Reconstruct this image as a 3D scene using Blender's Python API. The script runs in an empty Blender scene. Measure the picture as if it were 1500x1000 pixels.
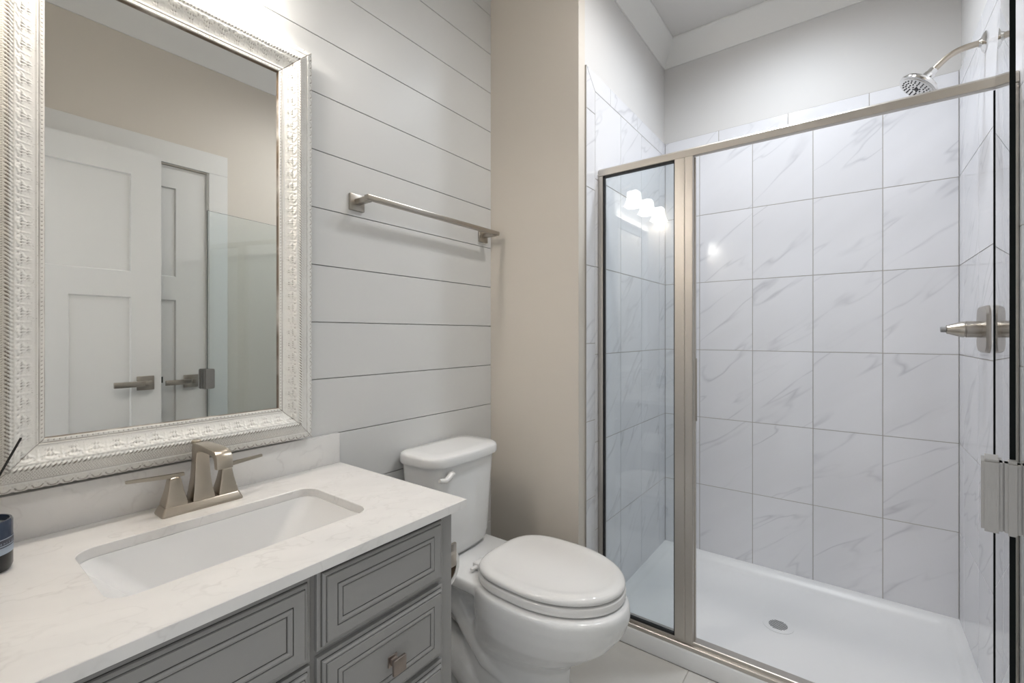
import bpy, bmesh, math, random
import numpy as np
from mathutils import Vector, Matrix

random.seed(3)
C = bpy.context.scene.collection
PI = math.pi
H = 1.19                       # lens height above the floor

# ------------------------------------------------------------------ camera
cd = bpy.data.cameras.new('camera')
cam = bpy.data.objects.new('camera', cd); C.objects.link(cam)
cam.location = (0, 0, H)
cam.rotation_euler = (PI/2, 0, math.radians(36.87) - PI/2)
cd.sensor_width = 36; cd.lens = 16.0
cd.shift_y = -10/1500.0
cd.clip_start = 0.02; cd.clip_end = 50
bpy.context.scene.camera = cam

# ------------------------------------------------------------------ world, lights, exposure
sc = bpy.context.scene
sc.view_settings.view_transform = 'Standard'
sc.view_settings.look = 'None'
sc.view_settings.exposure = 0.47
sc.view_settings.gamma = 1.0
sc.view_settings.use_curve_mapping = False
w = bpy.data.worlds.new('world'); sc.world = w; w.use_nodes = True
w.node_tree.nodes['Background'].inputs[0].default_value = (0.93, 0.96, 1.0, 1)
w.node_tree.nodes['Background'].inputs[1].default_value = 0.75

def lamp(name, kind, loc, energy, color, size=0.1, rot=(0,0,0)):
    d = bpy.data.lights.new(name, kind); d.energy = energy; d.color = color
    if kind == 'AREA':
        d.shape = 'DISK'; d.size = size
    else:
        d.shadow_soft_size = size
        if kind == 'SPOT': d.spot_size = math.radians(164); d.spot_blend = 1.0
    o = bpy.data.objects.new(name, d); C.objects.link(o); o.location = loc; o.rotation_euler = rot
    return o
WARM = (1.0, 0.955, 0.895); COOL = (0.85, 0.92, 1.0)
SHADE_X = (0.500, 0.26, 0.020)
for sx in SHADE_X:
    lamp('bulb_light', 'POINT', (sx, 1.16, 2.055), 1.6, WARM, 0.03)
lamp('shower_fill_lamp', 'SPOT', (1.95, 0.22, 2.75), 38.0, COOL, 0.07)  # added fill for the shower, from no known fitting
lamp('room_fill_lamp', 'SPOT', (1.46, 0.33, 2.75), 30.0, (1.0, 0.97, 0.94), 0.07)  # added unseen fill that brightens the room
SHADE_EMIT = 8.0

# ------------------------------------------------------------------ materials
def mat(name, col, rough=0.5, metal=0.0, spec=0.5, coat=0.0):
    m = bpy.data.materials.new(name); m.use_nodes = True
    b = m.node_tree.nodes['Principled BSDF']
    b.inputs['Base Color'].default_value = (*col, 1)
    b.inputs['Roughness'].default_value = rough
    b.inputs['Metallic'].default_value = metal
    b.inputs['Specular IOR Level'].default_value = spec
    b.inputs['Coat Weight'].default_value = coat
    b.inputs['Coat Roughness'].default_value = 0.05
    return m
def nd(m, t, **kw):
    n = m.node_tree.nodes.new(t)
    for k, v in kw.items(): setattr(n, k, v)
    return n
def lk(m, a, b): m.node_tree.links.new(a, b)
def bsdf(m): return m.node_tree.nodes['Principled BSDF']
def ramp(m, src, stops):
    r = nd(m, 'ShaderNodeValToRGB')
    e = r.color_ramp.elements
    while len(e) < len(stops): e.new(0.5)
    for i, (p, c) in enumerate(stops):
        e[i].position = p; e[i].color = (*c, 1) if len(c) == 3 else c
    lk(m, src, r.inputs[0]); return r.outputs[0]
def math_(m, op, a, b=None):
    n = nd(m, 'ShaderNodeMath', operation=op)
    for i, v in enumerate((a, b)):
        if v is None: continue
        if isinstance(v, (int, float)): n.inputs[i].default_value = v
        else: lk(m, v, n.inputs[i])
    return n.outputs[0]
def mixc(m, f, a, b):
    n = nd(m, 'ShaderNodeMix', data_type='RGBA')
    if isinstance(f, (int, float)): n.inputs[0].default_value = f
    else: lk(m, f, n.inputs[0])
    for i, v in ((6, a), (7, b)):
        if isinstance(v, tuple): n.inputs[i].default_value = (*v, 1)
        else: lk(m, v, n.inputs[i])
    return n.outputs[2]
def bump(m, src, strength, dist):
    n = nd(m, 'ShaderNodeBump'); n.inputs['Strength'].default_value = strength; n.inputs['Distance'].default_value = dist
    lk(m, src, n.inputs['Height']); lk(m, n.outputs[0], bsdf(m).inputs['Normal'])

def marble(name, base, vein, scale, stretch, rot, width, amount, attr=None, rough=0.18, cloud=0.02):
    m = mat(name, base, rough)
    if attr:
        src = nd(m, 'ShaderNodeAttribute', attribute_name=attr).outputs['Vector']
    else:
        src = nd(m, 'ShaderNodeTexCoord').outputs['Object']
    mp = nd(m, 'ShaderNodeMapping'); mp.inputs['Rotation'].default_value = rot; lk(m, src, mp.inputs[0])
    mp2 = nd(m, 'ShaderNodeMapping'); mp2.inputs['Scale'].default_value = stretch; lk(m, mp.outputs[0], mp2.inputs[0])
    n1 = nd(m, 'ShaderNodeTexNoise'); n1.inputs['Scale'].default_value = scale; n1.inputs['Detail'].default_value = 3.2
    n1.inputs['Roughness'].default_value = 0.55; n1.inputs['Distortion'].default_value = 0.25; lk(m, mp2.outputs[0], n1.inputs[0])
    d = math_(m, 'ABSOLUTE', math_(m, 'SUBTRACT', n1.outputs[0], 0.5))
    v = math_(m, 'SUBTRACT', 1.0, math_(m, 'MINIMUM', math_(m, 'DIVIDE', d, width), 1.0))
    v = math_(m, 'POWER', v, 1.6)
    n2 = nd(m, 'ShaderNodeTexNoise'); n2.inputs['Scale'].default_value = scale*1.6; n2.inputs['Detail'].default_value = 2; lk(m, mp.outputs[0], n2.inputs[0])
    gate = ramp(m, n2.outputs[0], [(0.38, (0.12,)*3), (0.64, (1,1,1))])
    f = math_(m, 'MULTIPLY', math_(m, 'MULTIPLY', v, gate), amount)
    n3 = nd(m, 'ShaderNodeTexNoise'); n3.inputs['Scale'].default_value = scale*0.8; n3.inputs['Detail'].default_value = 3; lk(m, mp2.outputs[0], n3.inputs[0])
    dark = tuple(c*(1-cloud*2) for c in base); lite = tuple(min(1, c*(1+cloud)) for c in base)
    cb = ramp(m, n3.outputs[0], [(0.35, dark), (0.65, lite)])
    lk(m, mixc(m, f, cb, vein), bsdf(m).inputs['Base Color'])
    return m

def brushed(name, col, rough, ax):
    m = mat(name, col, rough, 1.0)
    tc = nd(m, 'ShaderNodeTexCoord'); mp = nd(m, 'ShaderNodeMapping'); mp.inputs['Scale'].default_value = ax
    lk(m, tc.outputs['Object'], mp.inputs[0])
    n = nd(m, 'ShaderNodeTexNoise'); n.inputs['Scale'].default_value = 1400; n.inputs['Detail'].default_value = 1; lk(m, mp.outputs[0], n.inputs[0])
    r = ramp(m, n.outputs[0], [(0.3, (rough*0.93,)*3), (0.7, (rough*1.07,)*3)])
    lk(m, r, bsdf(m).inputs['Roughness'])
    return m

def arch_glass(name, tint):
    m = bpy.data.materials.new(name); m.use_nodes = True
    nt = m.node_tree; nt.nodes.remove(bsdf(m))
    tr = nd(m, 'ShaderNodeBsdfTransparent'); tr.inputs[0].default_value = (*tint, 1)
    gl = nd(m, 'ShaderNodeBsdfGlossy'); gl.inputs['Roughness'].default_value = 0.0; gl.inputs[0].default_value = (1,1,1,1)
    lw = nd(m, 'ShaderNodeLayerWeight'); lw.inputs[0].default_value = 0.5
    f = math_(m, 'POWER', lw.outputs['Facing'], 5.0)
    f = math_(m, 'ADD', math_(m, 'MULTIPLY', f, 0.96), 0.04)
    mx = nd(m, 'ShaderNodeMixShader'); lk(m, f, mx.inputs[0]); lk(m, tr.outputs[0], mx.inputs[1]); lk(m, gl.outputs[0], mx.inputs[2])
    lk(m, mx.outputs[0], nt.nodes['Material Output'].inputs[0])
    return m

M = {}
def painted(name, col, rough=0.5):
    m = mat(name, col, rough, spec=0.35)
    n = nd(m, 'ShaderNodeTexNoise'); n.inputs['Scale'].default_value = 350; n.inputs['Detail'].default_value = 2
    tc = nd(m, 'ShaderNodeTexCoord'); lk(m, tc.outputs['Object'], n.inputs[0])
    bump(m, n.outputs[0], 0.05, 0.001)
    return m
M['greige'] = painted('greige_wall_paint', (0.67, 0.622, 0.555), 0.55)
M['greige_cool_lit'] = painted('greige_paint_cool_lit', (0.665, 0.652, 0.638), 0.55)  # same greige, with the cooler shower light put into its colour
M['white_board'] = painted('white_shiplap_paint', (0.70, 0.70, 0.69), 0.35)
M['ceiling'] = painted('ceiling_paint', (0.70, 0.685, 0.665), 0.6)
M['trim'] = painted('white_trim_paint', (0.76, 0.755, 0.735), 0.3)
M['door'] = painted('white_door_paint', (0.74, 0.74, 0.725), 0.35)
M['tile'] = marble('marble_look_tile', (0.76, 0.76, 0.785), (0.50, 0.50, 0.53), 3.4, (0.30, 1.4, 1.0), (0, 0, -math.radians(38)), 0.020, 0.66, 'tile_uv', 0.10, 0.02)
M['grout'] = mat('tile_grout', (0.40, 0.375, 0.34), 0.9)
M['floor_tile'] = marble('floor_tile_glaze', (0.62, 0.60, 0.565), (0.5, 0.48, 0.45), 2.5, (1, 1, 1), (0, 0, 0.6), 0.05, 0.35, 'tile_uv', 0.22, 0.03)
M['quartz'] = marble('white_quartz', (0.80, 0.785, 0.765), (0.55, 0.53, 0.51), 9.0, (1.0, 1.7, 1.2), (0.4, 0.3, 0.5), 0.026, 0.36, None, 0.22, 0.02)
M['china'] = mat('white_vitreous_china', (0.80, 0.80, 0.795), 0.08)
M['seat'] = mat('white_seat_plastic', (0.80, 0.79, 0.775), 0.07)
M['acrylic'] = mat('white_acrylic_pan', (0.80, 0.80, 0.80), 0.33)
M['nickel'] = brushed('brushed_nickel', (0.50, 0.445, 0.375), 0.32, (1, 1, 0.05))
M['rail'] = brushed('brushed_nickel_frame', (0.56, 0.53, 0.49), 0.40, (0.04, 0.04, 0.04))
M['satin'] = brushed('satin_nickel', (0.44, 0.405, 0.36), 0.30, (0.1, 1, 1))
M['pull'] = brushed('satin_nickel_pull', (0.39, 0.375, 0.355), 0.5, (1, 1, 0.05))
M['chrome'] = mat('chrome', (0.72, 0.71, 0.69), 0.12, 1.0)
M['knob'] = mat('pewter_knob', (0.36, 0.31, 0.28), 0.35, 1.0)
M['cabinet'] = painted('grey_cabinet_paint', (0.315, 0.31, 0.30), 0.35)
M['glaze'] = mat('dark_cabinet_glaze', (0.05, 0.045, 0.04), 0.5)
M['rubber'] = mat('black_gasket', (0.006, 0.007, 0.008), 0.5)
M['glass'] = arch_glass('shower_glass', (0.94, 0.965, 0.965))
M['glass_fixed'] = arch_glass('fixed_shower_glass', (0.93, 0.955, 0.96))
M['edge'] = mat('dark_glass_edge', (0.004, 0.006, 0.006), 0.5, spec=0.1)
M['mirror'] = mat('silvered_mirror', (0.86, 0.87, 0.855), 0.0, 1.0)
M['dark'] = mat('dark_hole', (0.02, 0.02, 0.02), 0.6)
M['paper'] = mat('tissue_paper', (0.80, 0.79, 0.77), 0.9)
M['core'] = mat('cardboard_core', (0.075, 0.05, 0.03), 0.9)
M['nozzle'] = mat('grey_nozzle_face', (0.30, 0.30, 0.30), 0.4)
M['nozzle_dark'] = mat('dark_rubber_nozzle', (0.045, 0.045, 0.045), 0.5)
M['jar'] = mat('dark_blue_glass', (0.035, 0.05, 0.085), 0.08)
M['jar_base'] = mat('black_glass', (0.012, 0.012, 0.013), 0.2)
M['jar_band'] = mat('pale_blue_print', (0.32, 0.38, 0.46), 0.4)
M['jar_label'] = mat('dark_label', (0.05, 0.055, 0.075), 0.4)
M['wax'] = mat('grey_wax', (0.22, 0.24, 0.25), 0.4)
M['reed'] = mat('black_reed', (0.008, 0.007, 0.006), 0.6)
M['amber'] = mat('smoky_bottle_glass', (0.05, 0.045, 0.04), 0.08)

def shade_mat():
    m = mat('frosted_lamp_glass', (0.9, 0.88, 0.85), 0.4)
    b = bsdf(m); b.inputs['Emission Color'].default_value = (*WARM, 1); b.inputs['Emission Strength'].default_value = SHADE_EMIT
    return m
M['shade'] = shade_mat()
def emit(name, col, s):
    m = mat(name, (0.9, 0.9, 0.9), 0.5); b = bsdf(m)
    b.inputs['Emission Color'].default_value = (*col, 1); b.inputs['Emission Strength'].default_value = s
    return m
M['lens'] = emit('fill_light_lens', (1, 0.98, 0.95), 4.0)  # glowing disc of the added fill lights

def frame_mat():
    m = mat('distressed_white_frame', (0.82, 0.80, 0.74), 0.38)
    a = nd(m, 'ShaderNodeAttribute', attribute_name='patina_and_shade')
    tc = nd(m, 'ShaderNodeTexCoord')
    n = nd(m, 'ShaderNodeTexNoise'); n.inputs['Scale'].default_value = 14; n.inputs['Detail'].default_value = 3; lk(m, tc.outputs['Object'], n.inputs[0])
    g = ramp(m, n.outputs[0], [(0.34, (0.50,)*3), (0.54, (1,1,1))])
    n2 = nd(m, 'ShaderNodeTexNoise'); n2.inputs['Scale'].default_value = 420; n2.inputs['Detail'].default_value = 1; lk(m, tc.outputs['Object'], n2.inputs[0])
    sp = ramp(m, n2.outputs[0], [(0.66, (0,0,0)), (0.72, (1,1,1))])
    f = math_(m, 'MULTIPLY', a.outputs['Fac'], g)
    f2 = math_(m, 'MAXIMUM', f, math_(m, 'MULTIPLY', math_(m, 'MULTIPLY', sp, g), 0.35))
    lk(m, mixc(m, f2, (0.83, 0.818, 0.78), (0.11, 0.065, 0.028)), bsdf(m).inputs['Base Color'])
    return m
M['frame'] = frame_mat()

# ------------------------------------------------------------------ mesh helpers
class MB:
    def __init__(s): s.bm = bmesh.new(); s.mi = 0
    def _f(s, vs):
        try:
            f = s.bm.faces.new(vs); f.material_index = s.mi; return f
        except ValueError: return None
    def box(s, x0, x1, y0, y1, z0, z1, bev=0.0, seg=2):
        x0, x1 = min(x0, x1), max(x0, x1); y0, y1 = min(y0, y1), max(y0, y1); z0, z1 = min(z0, z1), max(z0, z1)
        v = [s.bm.verts.new(p) for p in ((x0,y0,z0),(x1,y0,z0),(x1,y1,z0),(x0,y1,z0),(x0,y0,z1),(x1,y0,z1),(x1,y1,z1),(x0,y1,z1))]
        fs = [s._f([v[i] for i in q]) for q in ((0,3,2,1),(4,5,6,7),(0,1,5,4),(1,2,6,5),(2,3,7,6),(3,0,4,7))]
        if bev > 0:
            es = list({e for f in fs for e in f.edges})
            r = bmesh.ops.bevel(s.bm, geom=es, offset=bev, segments=seg, affect='EDGES', profile=0.5)
            for f in r['faces']: f.material_index = s.mi
        return fs
    def loft(s, rings, cap0=True, cap1=True, closed=True):
        vr = [[s.bm.verts.new(p) for p in r] for r in rings]
        n = len(rings[0])
        for a, b in zip(vr, vr[1:]):
            for i in range(n if closed else n-1):
                j = (i+1) % n
                s._f([a[i], a[j], b[j], b[i]])
        if cap0: s._f(list(reversed(vr[0])))
        if cap1: s._f(vr[-1])
        return vr
    def lathe(s, prof, org=(0,0,0), axis='Z', n=32, cap0=True, cap1=True):
        rings = []
        for r, h in prof:
            ring = []
            for k in range(n):
                a = 2*PI*k/n; c, d = r*math.cos(a), r*math.sin(a)
                p = {'Z': (c, d, h), 'Y': (d, h, c), 'X': (h, c, d)}[axis]
                ring.append((p[0]+org[0], p[1]+org[1], p[2]+org[2]))
            rings.append(ring)
        return s.loft(rings, cap0, cap1)
    def tube(s, path, r, n=12, cap=True):
        path = [Vector(p) for p in path]; rad = r if isinstance(r, (list, tuple)) else [r]*len(path)
        rings = []; up = None
        for i, p in enumerate(path):
            t = (path[min(i+1, len(path)-1)] - path[max(i-1, 0)]).normalized()
            if up is None:
                up = Vector((0,0,1)) if abs(t.z) < 0.9 else Vector((1,0,0))
            a = t.cross(up).normalized(); b = a.cross(t).normalized(); up = b
            rings.append([tuple(p + a*(rad[i]*math.cos(2*PI*k/n)) + b*(rad[i]*math.sin(2*PI*k/n))) for k in range(n)])
        s.loft(rings, cap, cap)
    def prism(s, poly, axis, a, b, bev=0):
        def P(u, v, h): return {'X': (h, u, v), 'Y': (u, h, v), 'Z': (u, v, h)}[axis]
        n0 = len(s.bm.verts)
        s.loft([[P(u, v, a) for u, v in poly], [P(u, v, b) for u, v in poly]])
    def build(s, name, mats, parent=None, smooth=30, loc=None):
        bmesh.ops.recalc_face_normals(s.bm, faces=s.bm.faces[:])
        me = bpy.data.meshes.new(name); s.bm.to_mesh(me); s.bm.free()
        for m in (mats if isinstance(mats, (list, tuple)) else [mats]): me.materials.append(m)
        if smooth:
            me.shade_smooth(); me.set_sharp_from_angle(angle=math.radians(smooth))
        o = bpy.data.objects.new(name, me); C.objects.link(o)
        if parent is not None:
            o.parent = parent
            if parent.type == 'EMPTY' or True:
                o.matrix_parent_inverse = world_of(parent).inverted()
        return o
def world_of(o):
    m = Matrix.LocRotScale(o.location, o.rotation_euler.to_quaternion(), o.scale)
    if o.parent: m = world_of(o.parent) @ o.matrix_parent_inverse @ m
    return m
def thing(name, label, cat, loc, group=None):
    o = bpy.data.objects.new(name, None); C.objects.link(o); o.location = loc
    o.empty_display_size = 0.05
    return tag(o, label, cat, group)
def tag(o, label, cat, group=None):
    o['label'] = label; o['category'] = cat
    if group: o['group'] = group
    return o
def struct(o, label=None, cat=None):
    o['kind'] = 'structure'
    if label: o['label'] = label
    if cat: o['category'] = cat
    return o
def bx(name, m, parent, *a, bev=0.0, **k):
    b = MB(); b.box(*a, bev=bev, **k); return b.build(name, m, parent)

# ------------------------------------------------------------------ room dimensions
YV = 1.263          # shiplap (vanity) wall
XE = 1.531          # end wall beside the toilet
YL = 0.826          # shower left tile face
XB = 2.5            # shower back tile face
YR = -0.335         # shower right tile face
ZC = 2.765          # ceiling
XW = -0.04          # doorway wall
TP = 0.007          # tile thickness over the paint
YO = YR - TP        # wall opposite the vanity
ZT = 2.235          # top of tile

# floor: individual tiles over grout
def tile_mesh(name, quads, mats, origin, udir, vdir, ndir, grout_rect, thick=TP, gap=0.0014, bev=0.0004):
    """quads: list of (u0,u1,v0,v1) or polygon lists in the wall plane; the face lies in the plane through origin."""
    b = MB(); bm = b.bm
    O, U, V, N = Vector(origin), Vector(udir), Vector(vdir), Vector(ndir)
    lay = bm.verts.layers.float_vector.new('tile_uv')
    rnd = random.Random(name)
    for q in quads:
        poly = [(q[0], q[2]), (q[1], q[2]), (q[1], q[3]), (q[0], q[3])] if not isinstance(q[0], tuple) else q
        cx = sum(p[0] for p in poly)/len(poly); cy = sum(p[1] for p in poly)/len(poly)
        off = (rnd.uniform(0, 50), rnd.uniform(0, 50), rnd.uniform(0, 50))
        def inset(d):
            out = []; n = len(poly)
            for i in range(n):
                p0, p1, p2 = Vector(poly[i-1]), Vector(poly[i]), Vector(poly[(i+1) % n])
                e1 = (p1-p0).normalized(); e2 = (p2-p1).normalized()
                n1 = Vector((-e1.y, e1.x)); n2 = Vector((-e2.y, e2.x))
                if n1.dot(Vector((cx, cy))-p1) < 0: n1 = -n1
                if n2.dot(Vector((cx, cy))-p1) < 0: n2 = -n2
                bis = (n1+n2); k = d/max(0.2, (1+n1.dot(n2)))
                out.append(p1 + bis*k)
            return out
        rings = []
        for d, h in ((gap, -thick), (gap, -bev), (gap+bev, 0.0)):
            rings.append([tuple(O + U*p[0] + V*p[1] + N*h) for p in inset(d)])
        vr = b.loft(rings, cap0=False)
        for r, d in zip(vr, (gap, gap, gap+bev)):
            for vtx, p in zip(r, inset(d)):
                vtx[lay] = (p[0]+off[0], p[1]+off[1], off[2])
    b.mi = 1
    u0, u1, v0, v1 = grout_rect
    g = -0.0012
    ring = [tuple(O + U*u + V*v + N*g) for u, v in ((u0, v0), (u1, v0), (u1, v1), (u0, v1))]
    ring2 = [tuple(O + U*u + V*v + N*(-thick)) for u, v in ((u0, v0), (u1, v0), (u1, v1), (u0, v1))]
    b.loft([ring2, ring])
    return b.build(name, mats, None, smooth=0)

fq = []
fx = [1.668 - 0.6*k for k in range(4)]; fy = [0.467 + 0.6*k for k in range(-2, 3)]
for i in range(3):
    for j in range(4):
        x0, x1 = max(fx[i+1], XW-0.12), fx[i]; y0, y1 = max(fy[j], YO), min(fy[j+1], YV)
        fq.append((x0, x1, y0, y1))
struct(tile_mesh('floor', fq, [M['floor_tile'], M['grout']], (0,0,0), (1,0,0), (0,1,0), (0,0,1), (XW-0.12, 1.668, YO, YV), 0.012, 0.0016))
struct(bx('floor_slab', M['grout'], None, XW-0.12, XB+0.1, YO-0.1, YV+0.1, -0.1, -0.0121))
struct(bx('ceiling', M['ceiling'], None, XW-0.12, XB+0.12, YO-0.12, YV+0.12, ZC, ZC+0.08))

# shiplap wall: boards with a nickel gap
b = MB()
b.box(XW-0.12, XE+0.12, YV+0.012, YV+0.1, 0, ZC)
z = 1.227 - 0.1687*8; top = []
while z < ZC:
    z0, z1 = max(z, 0), min(z+0.1687, ZC)
    if z1 - z0 > 0.01: b.box(XW-0.12, XE, YV, YV+0.0125, z0+0.0012, z1-0.0012, bev=0.0008, seg=1)
    z += 0.1687
struct(b.build('wall_left', M['white_board'], None, smooth=0))
struct(bx('wall_end', M['greige'], None, XE, XE+0.05, YL+TP, YV+0.1, 0, ZC))
struct(bx('wall_shower_left', M['greige_cool_lit'], None, XE+0.05, XB+TP, YL+TP, YL+TP+0.1, 0, ZC))
struct(bx('wall_back', M['greige_cool_lit'], None, XB+TP, XB+0.12, YO-0.1, YL+TP+0.1, 0, ZC))
# doorway wall behind the lens, opening y -0.21..0.57
DY0, DY1, DZ = -0.243, 0.565, 2.06
b = MB()
b.box(XW-0.12, XW, DY1, YV+0.012, 0, ZC); b.box(XW-0.12, XW, YO-0.1, DY0, 0, ZC); b.box(XW-0.12, XW, DY0, DY1, DZ, ZC)
struct(b.build('wall_rear', M['greige'], None, smooth=0))
# opposite wall with the closet door opening
CX0, CX1 = 0.21, 0.985; CZ = 2.06
b = MB()
b.box(XW, CX0, YO-0.1, YO, 0, ZC); b.box(CX1, 1.581, YO-0.1, YO, 0, ZC); b.box(CX0, CX1, YO-0.1, YO, CZ+0.003, ZC)
b.box(CX0, CX1, YO-0.16, YO-0.1, 0, CZ+0.1)
struct(b.build('wall_right', M['greige'], None, smooth=0))

struct(bx('wall_shower_right', M['greige_cool_lit'], None, 1.581, XB+TP, YO-0.1, YO, 0, ZC))

# ------------------------------------------------------------------ shower wall tile
def grid_lines(lo, hi, anchor, pitch):
    k = math.ceil((lo-anchor)/pitch - 1e-6); out = [lo]
    x = anchor + k*pitch
    while x < hi - 0.01:
        if x > lo + 0.01: out.append(x)
        x += pitch
    out.append(hi); return out
zs = grid_lines(0.06, 2.162, 1.111, 0.3515)
def wall_tiles(name, origin, udir, ndir, us, trims_u, ulo, uhi, side=None):
    q = []
    for a, c in zip(us, us[1:]):
        for e, f in zip(zs, zs[1:]): q.append((a, c, e, f))
    for a, c in zip(trims_u, trims_u[1:]):
        q.append((a, c, 2.162, ZT))
    if side:                                     # vertical bullnose strip with a mitred top corner
        x0, x1 = side
        vz = grid_lines(0.06, 2.07, 2.07, 0.3048)
        for e, f in zip(vz, vz[1:]): q.append((min(x0, x1), max(x0, x1), e, f))
        q.append([(x0, 2.07), (x1, 2.07), (x1, 2.162), (x0, ZT)])
        nxt = [t for t in trims_u]
        q[len(q)-1] = [(x0, 2.07), (x1, 2.07), (x1, 2.162), (x0, ZT)]
        i0 = (len(us)-1)*(len(zs)-1)
        far = trims_u[1] if abs(trims_u[0]-x1) < 1e-6 else trims_u[-2]
        idx = i0 if abs(trims_u[0]-x1) < 1e-6 else i0+len(trims_u)-2
        q[idx] = [(x1, 2.162), (far, 2.162), (far, ZT), (x0, ZT)]
    o = tile_mesh(name, q, [M['tile'], M['grout']], origin, udir, (0,0,1), ndir, (ulo, uhi, 0.06, ZT))
    return struct(o)
# back wall: u runs towards -y so that veins climb to the right
us = [-YL] + [-0.645 + 0.2485*k for k in range(4)] + [-YR]
wall_tiles('wall_back_tile', (XB, 0, 0), (0, -1, 0), (-1, 0, 0), us, [-YL, -0.552, -0.247, 0.055, -YR], -YL, -YR)
usl = [1.656, 1.906, 2.155, 2.404, XB]
wall_tiles('wall_shower_left_tile', (0, YL, 0), (1, 0, 0), (0, -1, 0), usl, [1.656, 1.80, 2.10, 2.40, XB], 1.581, XB, side=(1.581, 1.656))
usr = [-XB, -2.404, -2.155, -1.906, -1.656]
wall_tiles('wall_right_tile', (0, YR, 0), (-1, 0, 0), (0, 1, 0), usr, [-XB, -2.40, -2.10, -1.80, -1.656], -XB, -1.581, side=(-1.581, -1.656))

# ------------------------------------------------------------------ crown moulding and baseboards (mitred runs)
def run(name, pts, prof, m, closed=False):
    """prof: list of (offset into the room, z); pts clockwise seen from above so the room is on the right."""
    b = MB(); n = len(pts); rings = []
    for i, p in enumerate(pts):
        p = Vector(p)
        def nrm(a, c):
            d = (Vector(c)-Vector(a)).normalized(); return Vector((d.y, -d.x))
        if closed or 0 < i < n-1:
            n1 = nrm(pts[i-1], p); n2 = nrm(p, pts[(i+1) % n]); o = (n1+n2)/(1+n1.dot(n2))
        elif i == 0: o = nrm(p, pts[1])
        else: o = nrm(pts[i-1], p)
        rings.append([(p.x+o.x*d, p.y+o.y*d, zz) for d, zz in prof])
    if closed: rings.append(rings[0])
    b.loft(rings, not closed, not closed)
    bmesh.ops.remove_doubles(b.bm, verts=b.bm.verts[:], dist=1e-5)
    return struct(b.build(name, m, None, smooth=20))
cb = ZC - 0.122
crown = [(0.0005, ZC-0.0005), (0.0005, cb), (0.007, cb), (0.009, cb+0.006), (0.014, cb+0.018), (0.022, cb+0.040), (0.034, cb+0.066), (0.050, cb+0.092), (0.060, cb+0.104), (0.068, cb+0.110), (0.070, cb+0.114), (0.070, ZC-0.0005)]
run('trim_1', [(XW, YV), (XE, YV), (XE, YL+TP), (XB+TP, YL+TP), (XB+TP, YO), (XW, YO)], crown, M['trim'], True)
base = [(0.0005, 0.0005), (0.0005, 0.13), (0.006, 0.13), (0.011, 0.122), (0.013, 0.112), (0.013, 0.0005)]
run('baseboard_left', [(0.772, YV), (XE, YV), (XE, YL+TP+0.0005)], base, M['trim'])

# ------------------------------------------------------------------ doors
def shaker_door(name, x0, x1, yf, th, z0, z1, panels):
    """front face at y=yf looking +y; recessed panels on both faces."""
    b = MB(); rec = 0.008
    xs = sorted({x0, x1} | {p[0] for p in panels} | {p[1] for p in panels})
    zz = sorted({z0, z1} | {p[2] for p in panels} | {p[3] for p in panels})
    b.box(x0, x1, yf-th+rec, yf-rec, z0, z1)
    for i in range(len(xs)-1):
        for j in range(len(zz)-1):
            cx, cz = (xs[i]+xs[i+1])/2, (zz[j]+zz[j+1])/2
            if any(p[0] < cx < p[1] and p[2] < cz < p[3] for p in panels): continue
            b.box(xs[i], xs[i+1], yf-rec, yf, zz[j], zz[j+1]); b.box(xs[i], xs[i+1], yf-th, yf-th+rec, zz[j], zz[j+1])
    bmesh.ops.remove_doubles(b.bm, verts=b.bm.verts[:], dist=1e-5)
    for p in panels:                             # small sloped sticking round each panel
        s_ = 0.005
        o = [(p[0], p[2]), (p[1], p[2]), (p[1], p[3]), (p[0], p[3])]
        i_ = [(p[0]+s_, p[2]+s_), (p[1]-s_, p[2]+s_), (p[1]-s_, p[3]-s_), (p[0]+s_, p[3]-s_)]
        b.loft([[(x, yf, z) for x, z in o], [(x, yf-rec+0.0002, z) for x, z in i_]], False, False)
    o = b.build(name, M['door'], None, smooth=0)
    return struct(o)
def lever_set(parent, x, y, z, sgn):
    b = MB(); b.box(x-0.033, x+0.033, y, y+0.009, z-0.033, z+0.033, bev=0.002)
    b.build('rosette', M['satin'], parent)
    b = MB()
    b.lathe([(0.012, y+0.009), (0.012, y+0.045)], (x, 0, z), 'Y', 20)
    b.box(x-0.013, x+0.013, y+0.040, y+0.056, z-0.012, z+0.012, bev=0.002)
    b.box(min(x, x+sgn*0.125), max(x, x+sgn*0.125), y+0.044, y+0.055, z-0.013, z+0.013, bev=0.002)
    b.build('lever_handle', M['satin'], parent)
LX0, LX1, LY = -0.022, 0.7445, -0.205
d1 = shaker_door('door_1', LX0, LX1, LY, 0.036, 0.012, 2.052,
    [(LX0+0.115, LX1-0.115, 1.482, 1.936), (LX0+0.115, 0.299, 0.25, 1.365), (0.417, LX1-0.115, 0.25, 1.365)])
lever_set(d1, 0.682, LY, 0.962, -1)
b = MB(); b.box(LX1, LX1+0.010, LY-0.024, LY-0.012, 0.955, 0.985, bev=0.001); b.build('latch_bolt', M['dark'], d1)
b = MB(); b.box(LX1, LX1+0.0012, LY-0.030, LY-0.006, 0.93, 1.01); b.build('latch_plate', M['satin'], d1)
d2 = shaker_door('door_2', CX0+0.002, CX1-0.002, YO-0.004, 0.036, 0.012, CZ,
    [(CX0+0.139, CX1-0.139, 1.49, 1.95), (CX0+0.139, 0.54, 0.25, 1.37), (0.655, CX1-0.139, 0.25, 1.37)])
lever_set(d2, 0.913, YO-0.006, 0.945, -1)
b = MB()
cw = 0.092
b.box(CX1+0.006, CX1+0.006+cw, YO, YO+0.018, 0, CZ+0.008, bev=0.002); b.box(CX0-0.006-cw, CX0-0.006, YO, YO+0.018, 0, CZ+0.008, bev=0.002)
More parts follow.
